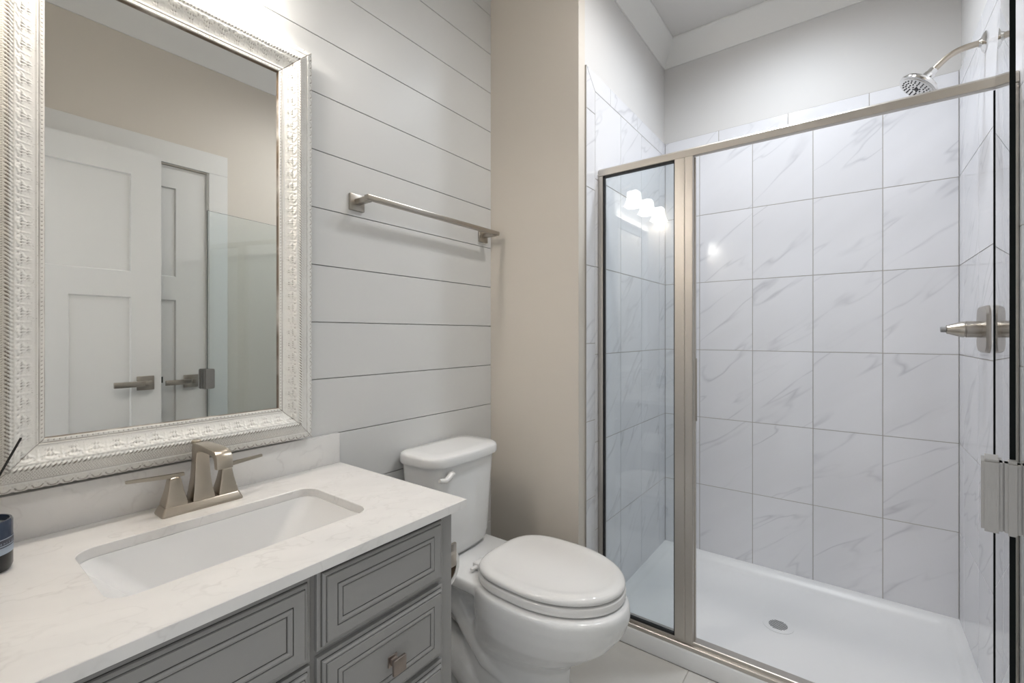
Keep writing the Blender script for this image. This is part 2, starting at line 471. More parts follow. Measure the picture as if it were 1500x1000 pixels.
b.box(CX0-0.006-cw, CX1+0.006+cw, YO, YO+0.018, CZ+0.008, CZ+0.118, bev=0.002)
b.box(CX1-0.001, CX1+0.006, YO-0.09, YO+0.008, 0, CZ+0.008); b.box(CX0-0.006, CX0+0.001, YO-0.09, YO+0.008, 0, CZ+0.008)
struct(b.build('trim_2', M['trim'], None, smooth=0))
b = MB()
b.box(XW, XW+0.016, DY1, DY1+0.07, 0, DZ+0.07, bev=0.002); b.box(XW, XW+0.016, DY0+0.02, DY1, DZ, DZ+0.07, bev=0.002)
struct(b.build('trim_3', M['trim'], None, smooth=0))

# ------------------------------------------------------------------ shower pan
pan = thing('shower_pan', 'low white moulded shower base with a raised threshold under the glass', 'shower base', (2.08, 0.245, 0))
def rrect(x0, x1, y0, y1, r, z, n=6):
    out = []
    for cx, cy, a0 in ((x1-r, y1-r, 0), (x0+r, y1-r, 90), (x0+r, y0+r, 180), (x1-r, y0+r, 270)):
        for k in range(n+1):
            a = math.radians(a0 + 90*k/n); out.append((cx+r*math.cos(a), cy+r*math.sin(a), z))
    return out
b = MB()
px0, px1, py0, py1 = 1.669, XB+TP-0.0005, YR-TP+0.0005, YL+TP-0.0005
rings = [rrect(px0, px1, py0, py1, 0.004, 0.0), rrect(px0, px1, py0, py1, 0.004, 0.060), rrect(px0+0.004, px1, py0, py1, 0.006, 0.065),
    rrect(px0+0.085, px1-0.022, py0+0.022, py1-0.022, 0.03, 0.065), rrect(px0+0.100, px1-0.038, py0+0.038, py1-0.038, 0.035, 0.060),
    rrect(px0+0.107, px1-0.046, py0+0.046, py1-0.046, 0.04, 0.050), rrect(px0+0.115, px1-0.056, py0+0.056, py1-0.056, 0.05, 0.041),
    rrect(px0+0.14, px1-0.09, py0+0.09, py1-0.09, 0.08, 0.036)]
vr = b.loft(rings, True, False)
cxy = (2.09, 0.24)
circ = [(cxy[0]+0.055*math.cos(2*PI*k/28), cxy[1]+0.055*math.sin(2*PI*k/28), 0.030) for k in range(28)]
cv = [b.bm.verts.new(p) for p in circ]
for i in range(28):                              # fall to the drain, matching ring vertices by angle
    b._f([vr[-1][i], vr[-1][(i+1) % 28], cv[(i+4+1) % 28] if False else cv[(i+1) % 28], cv[i]])
b._f(cv)
b.build('pan_body', M['acrylic'], pan, smooth=40)
b = MB(); b.lathe([(0.054, 0.0302), (0.054, 0.0318), (0.051, 0.0322), (0.0, 0.0322)][:3] + [(0.001, 0.0322)], (*cxy, 0), 'Z', 40)
dr = b.build('drain', M['acrylic'], pan)
b = MB()
for k in range(-4, 5):
    hw = math.sqrt(max(0, 0.033**2 - (k*0.0072)**2))
    if hw > 0.004: b.box(cxy[0]+k*0.0072-0.0021, cxy[0]+k*0.0072+0.0021, cxy[1]-hw, cxy[1]+hw, 0.0319, 0.0326)
b.mi = 0
g = b.build('drain_slot', mat('dark_drain_slot', (0.14, 0.14, 0.14), 0.6), dr, smooth=0)

# ------------------------------------------------------------------ shower enclosure
XF = 1.68
enc = thing('shower_enclosure', 'framed glass shower screen in brushed nickel with its door swung open', 'shower screen', (XF, 0.25, 0.065))
ZS, ZH0, ZH1 = 0.0655, 1.826, 1.857
def fr(name, *a, **k):
    b = MB(); b.box(*a, **k); return b.build(name, M['rail'], enc)
# header: stepped extrusion
hy0, hy1 = YR+0.001, YL-0.001
b = MB()
b.prism([(XF, ZH0+0.002), (XF+0.003, ZH0), (XF+0.012, ZH0), (XF+0.012, ZH0+0.006), (XF+0.034, ZH0+0.006), (XF+0.034, ZH1-0.004), (XF+0.030, ZH1), (XF+0.006, ZH1), (XF+0.001, ZH1-0.006)], 'Y', hy0, hy1)
b.build('header_rail', M['rail'], enc, smooth=20)
b = MB()
b.prism([(XF-0.006, ZS), (XF-0.006, ZS+0.012), (XF-0.003, ZS+0.015), (XF+0.006, ZS+0.016), (XF+0.006, ZS+0.026), (XF+0.009, ZS+0.028), (XF+0.040, ZS+0.028), (XF+0.040, ZS)], 'Y', hy0, hy1)
b.build('sill_rail', M['rail'], enc, smooth=20)
MY0, MY1 = 0.4565, 0.521
fr('side_jamb', XF-0.001, XF+0.033, YL-0.022, YL-0.001, ZS+0.028, ZH0, bev=0.002)
j2 = fr('side_jamb', XF+0.002, XF+0.033, YR+0.001, YR+0.030, ZS+0.028, ZH0, bev=0.002)
# post: wide face, groove, strike channel
b = MB()
b.prism([(XF-0.002, MY1-0.002), (XF, MY1), (XF+0.030, MY1), (XF+0.030, MY0-0.004), (XF+0.020, MY0-0.004), (XF+0.020, MY0), (XF, MY0), (XF-0.002, MY0+0.002), (XF-0.002, MY0+0.026), (XF-0.0005, MY0+0.028), (XF-0.002, MY0+0.030)], 'Z', ZS+0.028, ZH0)
post = b.build('post', M['rail'], enc, smooth=15)
b = MB(); b.box(XF+0.022, XF+0.029, MY0-0.0075, MY0-0.0042, 0.88, 1.105, bev=0.0008); b.build('strike_magnet', M['satin'], post)
# fixed pane and gasket
gy0, gy1, gz0, gz1 = MY1-0.004, YL-0.020, ZS+0.024, ZH0+0.004
b = MB(); b.box(XF+0.013, XF+0.019, gy0, gy1, gz0, gz1)
pane = b.build('fixed_glass_panel', M['glass_fixed'], enc, smooth=0)
b = MB()
gk = 0.0065
y0, y1, z0, z1 = MY1, YL-0.022, ZS+0.028, ZH0
b.box(XF+0.002, XF+0.013, y1-gk, y1, z0, z1); b.box(XF+0.002, XF+0.013, y0, y0+0.003, z0, z1)
b.box(XF+0.002, XF+0.013, y0, y1, z0, z0+0.009); b.box(XF+0.002, XF+0.013, y0, y1, z1-0.008, z1)
gk_ = b.build('glass_gasket', M['rubber'], pane, smooth=0); gk_['label'] = 'black rubber gasket'
# open glass door
HG = Vector((1.690, -0.295)); FE = Vector((0.931, -0.1785))
dv = (FE-HG).normalized(); pv = Vector((-dv.y, dv.x))
if pv.y < 0: pv = -pv                            # pv points to the vanity side
def dpt(s, t, z): q = HG + dv*s + pv*t; return (q.x, q.y, z)
dl = (FE-HG).length
def dbox(b, s0, s1, t0, t1, z0, z1, mi_edge=None, bev=0):
    v = [b.bm.verts.new(dpt(s, t, z)) for z in (z0, z1) for s, t in ((s0, t0), (s1, t0), (s1, t1), (s0, t1))]
    fs = []
    for k, q in enumerate(((0,3,2,1),(4,5,6,7),(0,1,5,4),(1,2,6,5),(2,3,7,6),(3,0,4,7))):
        f = b._f([v[i] for i in q]); fs.append(f)
        if mi_edge is not None and k in (0, 1, 3, 5): f.material_index = mi_edge
    if bev:
        bmesh.ops.bevel(b.bm, geom=list({e for f in fs for e in f.edges}), offset=bev, segments=2, affect='EDGES')
b = MB(); dbox(b, 0.0, dl, -0.003, 0.003, 0.105, ZH0+0.004-0.002, 1)
gd = b.build('glass_door', [M['glass'], M['edge']], enc, smooth=0)
b = MB(); dbox(b, -0.010, -0.0002, -0.005, 0.005, 0.10, ZH0-0.004); b.build('pivot_seal', M['edge'], gd, smooth=0)
b = MB()
zp = 0.965
for t0, t1, s0, s1 in ((0.0100, 0.0310, dl-0.022, dl+0.026), (-0.0070, 0.0082, dl+0.0005, dl+0.026), (-0.032, -0.0088, dl-0.022, dl+0.026)):
    dbox(b, s0, s1, t0, t1, zp-0.0515, zp+0.0505, None, 0.0035)
dbox(b, dl+0.001, dl+0.018, -0.026, 0.026, zp-0.048, zp+0.047)
b.build('door_pull', M['pull'], gd, smooth=30)

# ------------------------------------------------------------------ shower head and valve
sh = thing('overhead_shower', 'brushed nickel shower head on a curved arm high above the glass screen', 'shower head', (2.05, YR, 2.116))
b = MB(); yy = YR+0.0003
b.lathe([(0.032, yy), (0.032, yy+0.002), (0.026, yy+0.006), (0.015, yy+0.010), (0.0115, yy+0.016)], (2.05, 0, 2.116), 'Y', 32); b.build('arm_flange', M['chrome'], sh)
b = MB(); arm = []
P0, P1, P2, P3 = Vector((2.05, YR+0.004, 2.116)), Vector((2.05, YR+0.075, 2.118)), Vector((2.05, YR+0.085, 2.105)), Vector((2.05, YR+0.128, 2.062))
for k in range(17):
    t = k/16; arm.append(P0*(1-t)**3 + P1*3*t*(1-t)**2 + P2*3*t*t*(1-t) + P3*t**3)
b.tube(arm, 0.0095, 16); b.build('shower_arm', M['nickel'], sh)
ax = Vector((-0.12, 0.62, -0.78)).normalized()   # spray direction
hb = MB()
def alathe(b, prof, o, ax, n=36):
    q = Vector((0,0,1)).rotation_difference(ax); rings = []
    for r, h in prof:
        rings.append([tuple(o + q @ Vector((r*math.cos(2*PI*k/n), r*math.sin(2*PI*k/n), h))) for k in range(n)])
    b.loft(rings)
ho = P3 - ax*0.004
alathe(hb, [(0.013, -0.006), (0.0135, 0.008), (0.016, 0.010), (0.017, 0.020), (0.022, 0.028), (0.040, 0.036), (0.056, 0.046), (0.060, 0.054), (0.059, 0.060), (0.054, 0.062)], ho, ax)
head = hb.build('head', M['chrome'], sh)
hb = MB(); alathe(hb, [(0.052, 0.0615), (0.052, 0.0635), (0.049, 0.0645)], ho, ax); face = hb.build('spray_face', M['chrome'], head)
hb = MB()
q = Vector((0,0,1)).rotation_difference(ax)
for r, n in ((0.012, 6), (0.024, 12), (0.034, 18), (0.043, 22)):
    for k in range(n):
        a = 2*PI*k/n + r*40
        c = ho + q @ Vector((r*math.cos(a), r*math.sin(a), 0.0648)); hb_prof = [(0.0026, -0.001), (0.0022, 0.0012)]
        alathe(hb, hb_prof, c, ax, 8)
alathe(hb, [(0.007, 0.0640), (0.007, 0.0662)], ho, ax, 16)
hb.build('spray_nozzle', M['nozzle_dark'], face)

sv = thing('shower_valve', 'brushed nickel valve handle with a tall plate on the shower side wall', 'shower valve', (2.05, YR, 1.21))
b = MB(); zc = 1.207
def sq(x, z, hx, hz, y, r=0.02, n=6):
    return [(p[0], y, p[1]) for p in [(c[0], c[1]) for c in rrect(x-hx, x+hx, z-hz, z+hz, r, 0, n)]]
b.loft([sq(2.05, zc, 0.074, 0.074, yy, 0.03), sq(2.05, zc, 0.074, 0.074, yy+0.004, 0.03), sq(2.05, zc, 0.069, 0.069, yy+0.010, 0.028), sq(2.05, zc, 0.05, 0.05, yy+0.011, 0.02)])
b.build('valve_plate', M['satin'], sv)
b = MB()
b.lathe([(0.026, yy+0.010), (0.026, yy+0.044), (0.0265, yy+0.046), (0.0235, yy+0.0465), (0.0235, yy+0.049), (0.026, yy+0.050), (0.0245, yy+0.058), (0.0155, yy+0.084), (0.0140, yy+0.090), (0.0100, yy+0.092)], (2.05, 0, zc), 'Y', 36)
b.build('valve_handle', M['satin'], sv)
b = MB(); b.lathe([(0.0095, yy+0.0915), (0.0095, yy+0.103), (0.008, yy+0.105)], (2.05, 0, zc), 'Y', 24); b.build('handle_tip', M['nozzle'], sv)

# ------------------------------------------------------------------ vanity cabinet
VX0, VX1, VYF = -0.03, 0.770, 0.756
van = thing('vanity_cabinet', 'grey painted vanity cabinet with dark glazed grooves under the white counter', 'vanity cabinet', (0.37, 1.0, 0))
ZCB = 0.7855
b = MB()
b.box(VX0, VX0+0.018, VYF, YV-0.001, 0.10, ZCB); b.box(VX1-0.018, VX1, VYF, YV-0.001, 0.0, ZCB)
b.box(VX0+0.018, VX1-0.018, VYF+0.02, YV-0.001, 0.10, 0.118); b.box(VX0, VX1-0.018, VYF+0.07, VYF+0.085, 0.0, 0.10)
b.box(VX0+0.018, VX1-0.018, YV-0.012, YV-0.001, 0.118, ZCB)
for x0, x1 in ((VX0+0.018, 0.045), (0.404, 0.442), (0.722, VX1-0.018)): b.box(x0, x1, VYF, VYF+0.02, 0.10, ZCB)
for z0, z1 in ((0.10, 0.125), (0.284, 0.306), (0.446, 0.476), (0.608, 0.645), (0.770, ZCB)): b.box(0.045, 0.722, VYF+0.0005, VYF+0.02, z0, z1)
b.build('cabinet_body', M['cabinet'], van, smooth=0)
def front(name, x0, x1, z0, z1, knob=None):
    b = MB()
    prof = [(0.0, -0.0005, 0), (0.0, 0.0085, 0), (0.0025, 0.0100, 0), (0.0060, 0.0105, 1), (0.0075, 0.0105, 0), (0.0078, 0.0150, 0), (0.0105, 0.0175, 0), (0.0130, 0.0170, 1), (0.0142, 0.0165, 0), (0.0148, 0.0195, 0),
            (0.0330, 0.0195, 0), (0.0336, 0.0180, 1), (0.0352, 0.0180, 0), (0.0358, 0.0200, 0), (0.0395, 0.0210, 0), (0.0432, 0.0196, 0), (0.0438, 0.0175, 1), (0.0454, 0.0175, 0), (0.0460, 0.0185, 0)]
    rings = [[(x0+d, VYF-h, z0+d), (x1-d, VYF-h, z0+d), (x1-d, VYF-h, z1-d), (x0+d, VYF-h, z1-d)] for d, h, _ in prof]
    vr = [[b.bm.verts.new(p) for p in r] for r in rings]
    for k in range(len(vr)-1):
        b.mi = prof[k][2]
        for i in range(4): b._f([vr[k][i], vr[k][(i+1) % 4], vr[k+1][(i+1) % 4], vr[k+1][i]])
    b.mi = 0; b._f(vr[-1]); b._f(list(reversed(vr[0])))
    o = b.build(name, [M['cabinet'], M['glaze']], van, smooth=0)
    if knob:
        kx, kz = knob; yf = VYF-0.0185
        b = MB()
        b.box(kx-0.011, kx+0.011, yf-0.003, yf, kz-0.011, kz+0.011, bev=0.001)
        b.box(kx-0.006, kx+0.006, yf-0.020, yf-0.003, kz-0.006, kz+0.006)
        b.box(kx-0.0155, kx+0.0155, yf-0.026, yf-0.019, kz-0.0155, kz+0.0155, bev=0.0015)
        k_ = b.build('knob', M['knob'], o); k_['label'] = 'square pewter knob'
    return o
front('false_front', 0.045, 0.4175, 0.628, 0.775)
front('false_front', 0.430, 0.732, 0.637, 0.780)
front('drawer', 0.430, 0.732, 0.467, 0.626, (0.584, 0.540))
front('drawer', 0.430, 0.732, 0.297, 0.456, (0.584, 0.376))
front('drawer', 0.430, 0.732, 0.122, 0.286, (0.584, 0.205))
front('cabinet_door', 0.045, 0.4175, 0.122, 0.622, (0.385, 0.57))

# countertop with the sink cut-out, backsplash
ct = thing('countertop', 'white veined quartz vanity counter with a rectangular sink cut-out', 'countertop', (0.37, 1.0, 0.786))
ZT0, ZT1 = 0.786, 0.805
CX = (XW+0.001, 0.790); CYR = (0.725, YV-0.001)
SX = (0.176, 0.616); SY = (0.853, 1.104)
b = MB()
def rr2(x0, x1, y0, y1, r, z, n=8): return rrect(x0, x1, y0, y1, r, z, n)
N8 = 9*4
hole_t = rr2(*SX, *SY, 0.035, ZT1); hole_r = rr2(SX[0]-0.0012, SX[1]+0.0012, SY[0]-0.0012, SY[1]+0.0012, 0.036, ZT1)
def outer(z, e=0):
    x0, x1, y0, y1 = CX[0]+e, CX[1]-e, CYR[0]+e, CYR[1]-e
    out = []
    for p in hole_t:                                        # project each hole vertex to the slab edge
        c = ((SX[0]+SX[1])/2, (SY[0]+SY[1])/2)
        out.append(p)
    n = 9
    corners = [(x1, y1), (x0, y1), (x0, y0), (x1, y0)]
    res = []
    for k in range(4):
        c0 = corners[k]; pre = corners[k-1]; nxt = corners[(k+1) % 4]
        for i in range(n):
            t = i/(n-1)
            if t < 0.5: a = 0.5-t; q = (c0[0]+(pre[0]-c0[0])*a*0.2, c0[1]+(pre[1]-c0[1])*a*0.2)
            elif t == 0.5: q = c0
            else: a = t-0.5; q = (c0[0]+(nxt[0]-c0[0])*a*0.2, c0[1]+(nxt[1]-c0[1])*a*0.2)
            res.append((q[0], q[1], z))
    return res
hb_ = rr2(*SX, *SY, 0.035, ZT0)
ho_t = rr2(*SX, *SY, 0.035, ZT1-0.0012)
b.loft([hb_, ho_t, hole_r, outer(ZT1, 0.0008), outer(ZT1-0.0008), outer(ZT0)], False, False)
vv = b.bm.verts[:]; b.bm.verts.ensure_lookup_table()
n = N8
b.bm.verts.ensure_lookup_table()
first = [b.bm.verts[i] for i in range(n)]; last = [b.bm.verts[5*n+i] for i in range(n)]
for i in range(n): b._f([first[i], first[(i+1) % n], last[(i+1) % n], last[i]])
b.build('counter_slab', M['quartz'], ct, smooth=20)
bs = bx('backsplash', M['quartz'], ct, CX[0], 0.789, YV-0.020, YV-0.0005, ZT1, 0.893, bev=0.001)

# sink
sk = thing('sink', 'white rectangular basin set under the quartz counter', 'sink', (0.396, 0.98, 0.66))
b = MB()
def sr(ex, ey, z, r):
    return rr2(SX[0]+ex, SX[1]-ex, SY[0]+ey, SY[1]-ey*0.7, r, z)
prof = [(-0.020, -0.015, ZT0-0.0005, .04), (0.002, 0.002, ZT0-0.0005, .035), (0.004, 0.003, ZT0-0.003, .035), (0.010, 0.005, ZT0-0.010, .035), (0.030, 0.012, 0.757, .036), (0.062, 0.024, 0.720, .038), (0.094, 0.036, 0.687, .038), (0.112, 0.046, 0.672, .036), (0.130, 0.060, 0.664, .032), (0.155, 0.085, 0.661, .02)]
b.loft([sr(*p) for p in prof], False, True)
outer_p = [(-0.020, -0.015, ZT0-0.0005, .04), (-0.020, -0.015, ZT0-0.014, .04), (0.0, 0.0, ZT0-0.018, .036), (0.05, 0.015, 0.715, .038), (0.10, 0.035, 0.662, .036), (0.13, 0.06, 0.648, .03), (0.155, 0.085, 0.647, .02)]
b.loft([sr(*p) for p in outer_p], False, True)
b.build('basin', M['china'], sk, smooth=50)
b = MB(); b.lathe([(0.030, 0.6612), (0.030, 0.6635), (0.026, 0.665), (0.020, 0.663)], (0.396, 0.985, 0), 'Z', 32); b.build('drain', M['nickel'], sk)

# ------------------------------------------------------------------ faucet
fa = thing('faucet', 'brushed nickel two-handle faucet with a square arched spout on the counter', 'faucet', (0.400, 1.18, ZT1))
FX, FY = 0.400, 1.178
def rq(cx, cy, hx, hy, z, r=0.003): return rrect(cx-hx, cx+hx, cy-hy, cy+hy, min(r, hx*0.9, hy*0.9), z, 4)
b = MB(); z0 = ZT1+0.0002
b.loft([rq(FX, FY, 0.079, 0.0270, z0, .006), rq(FX, FY, 0.0795, 0.0275, z0+0.003, .006), rq(FX, FY, 0.0785, 0.0265, z0+0.0055, .006), rq(FX, FY, 0.0735, 0.0225, z0+0.0165, .005), rq(FX, FY, 0.072, 0.021, z0+0.018, .004)])
b.build('deck_plate', M['nickel'], fa, smooth=35)
for s_ in (-1, 1):
    hx = FX + s_*0.0505; zb = z0+0.0182
    hub_parent = None
    b = MB()
    pr = [(0.0205, 0.0), (0.0205, 0.004), (0.0190, 0.012), (0.0165, 0.022), (0.0140, 0.034), (0.0122, 0.046), (0.0112, 0.053), (0.0095, 0.057), (0.006, 0.0595)]
    b.loft([rq(hx, FY, r, r, zb+h, 0.003) for r, h in pr])
    hub = b.build('handle_hub', M['nickel'], fa, smooth=35)
    b = MB()
    zz = zb+0.0605
    x_in, x_out = hx - s_*0.018, hx + s_*0.082
    b.loft([[(x_in, FY-0.0055, zz-0.002), (x_in, FY+0.0055, zz-0.002), (x_in, FY+0.0045, zz+0.004), (x_in, FY-0.0045, zz+0.004)],
            [(hx, FY-0.0065, zz-0.0035), (hx, FY+0.0065, zz-0.0035), (hx, FY+0.0055, zz+0.0045), (hx, FY-0.0055, zz+0.0045)],
            [(x_out, FY-0.0042, zz+0.004), (x_out, FY+0.0042, zz+0.004), (x_out, FY+0.0036, zz+0.0095), (x_out, FY-0.0036, zz+0.0095)]])
    b.build('lever', M['nickel'], hub, smooth=30)
# spout: lofted rectangular sections up the column and over
zb = z0+0.0182
SP = [((22, 0), (-22, 0), 21.5), ((22, 4), (-22, 4), 21.5), ((19, 22), (-18.5, 22), 18.6), ((16.4, 45), (-15, 45), 16.2), ((15, 75), (-13, 75), 14.2), ((14.6, 96), (-13, 97), 13.4),
      ((14.4, 112), (-15, 105), 13.2), ((11, 122), (-21, 109), 13.3), ((-5, 125.5), (-30, 110.5), 13.6), ((-42, 126.5), (-50, 111.5), 14.4), ((-80, 126.5), (-80, 112), 15.0),
      ((-106, 125), (-100, 111), 15.5), ((-122, 121), (-110, 108), 15.6), ((-130, 112), (-114.5, 102), 15.6), ((-132.5, 88), (-117, 87), 15.4)]
b = MB(); rings = []
for (oy, oz), (iy, iz), hx in SP:
    o_, i_ = Vector((oy, oz)), Vector((iy, iz)); th = (o_-i_).length; e = min(2.4, th*0.25); d_ = (i_-o_).normalized()
    ring = []
    for t_, k_ in ((0, 1), (e, 0)): pass
    for sx_, pts_ in ((1, ((0, e), (e*0.3, e*0.3), (e, 0), (th-e, 0), (th-e*0.3, e*0.3), (th, e))), (-1, ((th, e), (th-e*0.3, e*0.3), (th-e, 0), (e, 0), (e*0.3, e*0.3), (0, e)))):
        for along, ins in pts_:
            p = o_ + d_*along; ring.append((FX + sx_*(hx-ins)/1000, FY + p.x/1000, zb + p.y/1000))
    rings.append(ring)
b.loft(rings); b.build('spout', M['nickel'], fa, smooth=40)
b = MB(); b.lathe([(0.003, zb+0.02), (0.003, zb+0.118)], (FX, FY+0.0255, 0), 'Z', 12); b.lathe([(0.008, zb+0.118), (0.0095, zb+0.120), (0.0095, zb+0.124), (0.008, zb+0.126)], (FX, FY+0.0255, 0), 'Z', 20)
b.build('lift_rod', M['nickel'], fa)

# ------------------------------------------------------------------ wall mirror with carved frame
GX0, GX1, GZ0, GZ1 = 0.1597, 0.600, 0.9933, 1.895
WF = 0.0930; YB = YV-0.0205                     # frame back rests on the backsplash plane
mir = thing('wall_mirror', 'large mirror in a distressed white carved frame hung above the sink', 'mirror', (0.38, YB, 0.91))
b = MB(); b.box(GX0-0.012, GX1+0.012, YB-0.004, YB-0.001, GZ0-0.012, GZ1+0.012); b.build('mirror_glass', M['mirror'], mir, smooth=0)
b = MB(); b.box(GX0-0.05, GX1+0.05, YB-0.0009, YB+0.0005, GZ0-0.05, GZ1+0.05); b.build('backing_board', M['core'], mir, smooth=0)

def sstep(a, c, x):
    t = np.clip((x-a)/(c-a), 0, 1); return t*t*(3-2*t)
def relief(s, w):
    """height (m) above the frame back and patina amount; s along the rail, w across from the glass (m)."""
    mm = w*1000.0*87.5/93.0; S = s*1000.0
    h = np.interp(mm, [0, 1.0, 1.6, 6.8, 7.4, 8.2, 9.0, 11.2, 12, 14, 20, 27, 33, 38, 39.5, 40.5, 42, 46, 50, 51.5, 53, 58, 64, 68, 69.2, 70.2, 71.5, 86.5, 87.5],
                     [9.5, 12, 13, 13.5, 13, 12.5, 14.8, 15, 13.8, 14.5, 16.5, 20, 25, 30.5, 31.0, 30.5, 31.5, 35, 32, 30, 28.8, 26, 22.8, 20.8, 20.2, 21.2, 21.5, 13.5, 11.5])
    pat = np.zeros_like(mm)
    # beaded slip next to the glass
    m_ = sstep(1.6, 2.6, mm)*(1-sstep(6.0, 7.0, mm))
    dash = sstep(0.72, 0.95, np.cos(2*PI*S/8.0))
    h = h - 1.2*m_*dash*sstep(2.6, 3.6, mm)*(1-sstep(4.8, 5.8, mm)); pat = np.maximum(pat, 0.9*dash*sstep(2.6, 3.6, mm)*(1-sstep(4.8, 5.8, mm)))
    pat = np.maximum(pat, 0.75*np.exp(-((mm-7.8)/0.6)**2))
    # acanthus sprays in the cove
    P = 33.0; ph = (S/P - np.floor(S/P))*P - P/2
    z_ = (mm-12)/28.0
    car = np.zeros_like(mm)
    def blob(cx, cy, rx, ry, ang, amp):
        ca, sa = math.cos(ang), math.sin(ang)
        out = 0
        for k in (-P, 0, P):
            dx = ph - cx + k; dy = mm - cy
            u = (dx*ca + dy*sa)/rx; v = (-dx*sa + dy*ca)/ry
            d = u*u + v*v
            out = np.maximum(out, amp*np.clip(1-d, 0, 1)**0.6)
        return out
    for bl in ((0, 34.5, 4.2, 3.0, 0, 2.2), (-6, 33.5, 4.2, 2.4, 0.5, 2.0), (6, 33.5, 4.2, 2.4, -0.5, 2.0), (0, 27.0, 2.3, 5.0, 0, 2.4), (-5.2, 27.0, 1.9, 5.6, 0.55, 2.1), (5.2, 27.0, 1.9, 5.6, -0.55, 2.1),
               (-9.5, 28.5, 1.7, 4.6, 1.0, 1.7), (9.5, 28.5, 1.7, 4.6, -1.0, 1.7), (0, 19.5, 1.6, 3.4, 0, 1.6), (-4.5, 19.5, 1.2, 3.0, 0.4, 1.2), (4.5, 19.5, 1.2, 3.0, -0.4, 1.2), (16.5, 35.0, 3.0, 2.6, 0, 1.8), (16.5, 28.5, 1.5, 4.4, 0, 1.6), (16.5, 21.0, 1.2, 3.2, 0, 0.9)):
        car = np.maximum(car, blob(*bl))
    h = h + car*1.1
    pit = 0
    for bl in ((-2.6, 30.5, 1.5, 1.1, 0.5, 1.0), (2.6, 30.5, 1.5, 1.1, -0.5, 1.0), (-7.5, 30.5, 1.3, 1.0, 0, 1.0), (7.5, 30.5, 1.3, 1.0, 0, 1.0), (-2.6, 22.5, 1.0, 1.6, 0.3, 1.0), (2.6, 22.5, 1.0, 1.6, -0.3, 1.0), (11.8, 34.5, 1.2, 1.2, 0, 1.0), (-11.8, 34.5, 1.2, 1.2, 0, 1.0)):
        pit = np.maximum(pit, blob(*bl))
    h = h - 1.4*pit; pat = np.maximum(pat, 0.85*pit)
    # rope bead
    r_ = sstep(40.8, 42.0, mm)*(1-sstep(50.2, 51.4, mm))
    tw = np.cos(2*PI*(S + (mm-46)*0.9)/7.2); cut = sstep(0.25, 0.8, tw)
    h = h - 2.6*r_*cut; pat = np.maximum(pat, r_*cut*1.0*sstep(43.0, 45.0, mm))
    # punched net in the hollow
    dx = (S/4.2) - np.round(S/4.2)
    row = np.round((mm-60)/3.0); odd = np.mod(row, 2)
    dx = (S/4.2 + 0.5*odd) - np.round(S/4.2 + 0.5*odd); dy = (mm-60)/3.0 - row
    dot = np.clip(1 - ((dx*4.2/1.25)**2 + (dy*3.0/1.15)**2), 0, 1)*((row >= -2) & (row <= 2))
    h = h - 0.7*dot; pat = np.maximum(pat, 0.85*dot)
    pat = np.maximum(pat, 0.6*np.exp(-((mm-69.4)/0.5)**2))
    # ring border with a scalloped rim
    Pr = 21.0; rx = (S/Pr - np.round(S/Pr))*Pr
    d = np.sqrt(rx**2 + (mm-77.6)**2)
    ring = np.exp(-((d-5.9)/1.2)**2)
    h = h + 1.1*ring
    rim = np.exp(-((d-7.6)/0.8)**2)*(mm > 79.0)
    h = h - 1.8*rim; pat = np.maximum(pat, rim)
    gapb = np.clip(1 - (((np.abs(rx)-10.5)/1.8)**2 + ((mm-76.5)/1.8)**2), 0, 1)
    h = h - 0.35*gapb; pat = np.maximum(pat, 0.3*gapb)
    return h/1000.0, pat
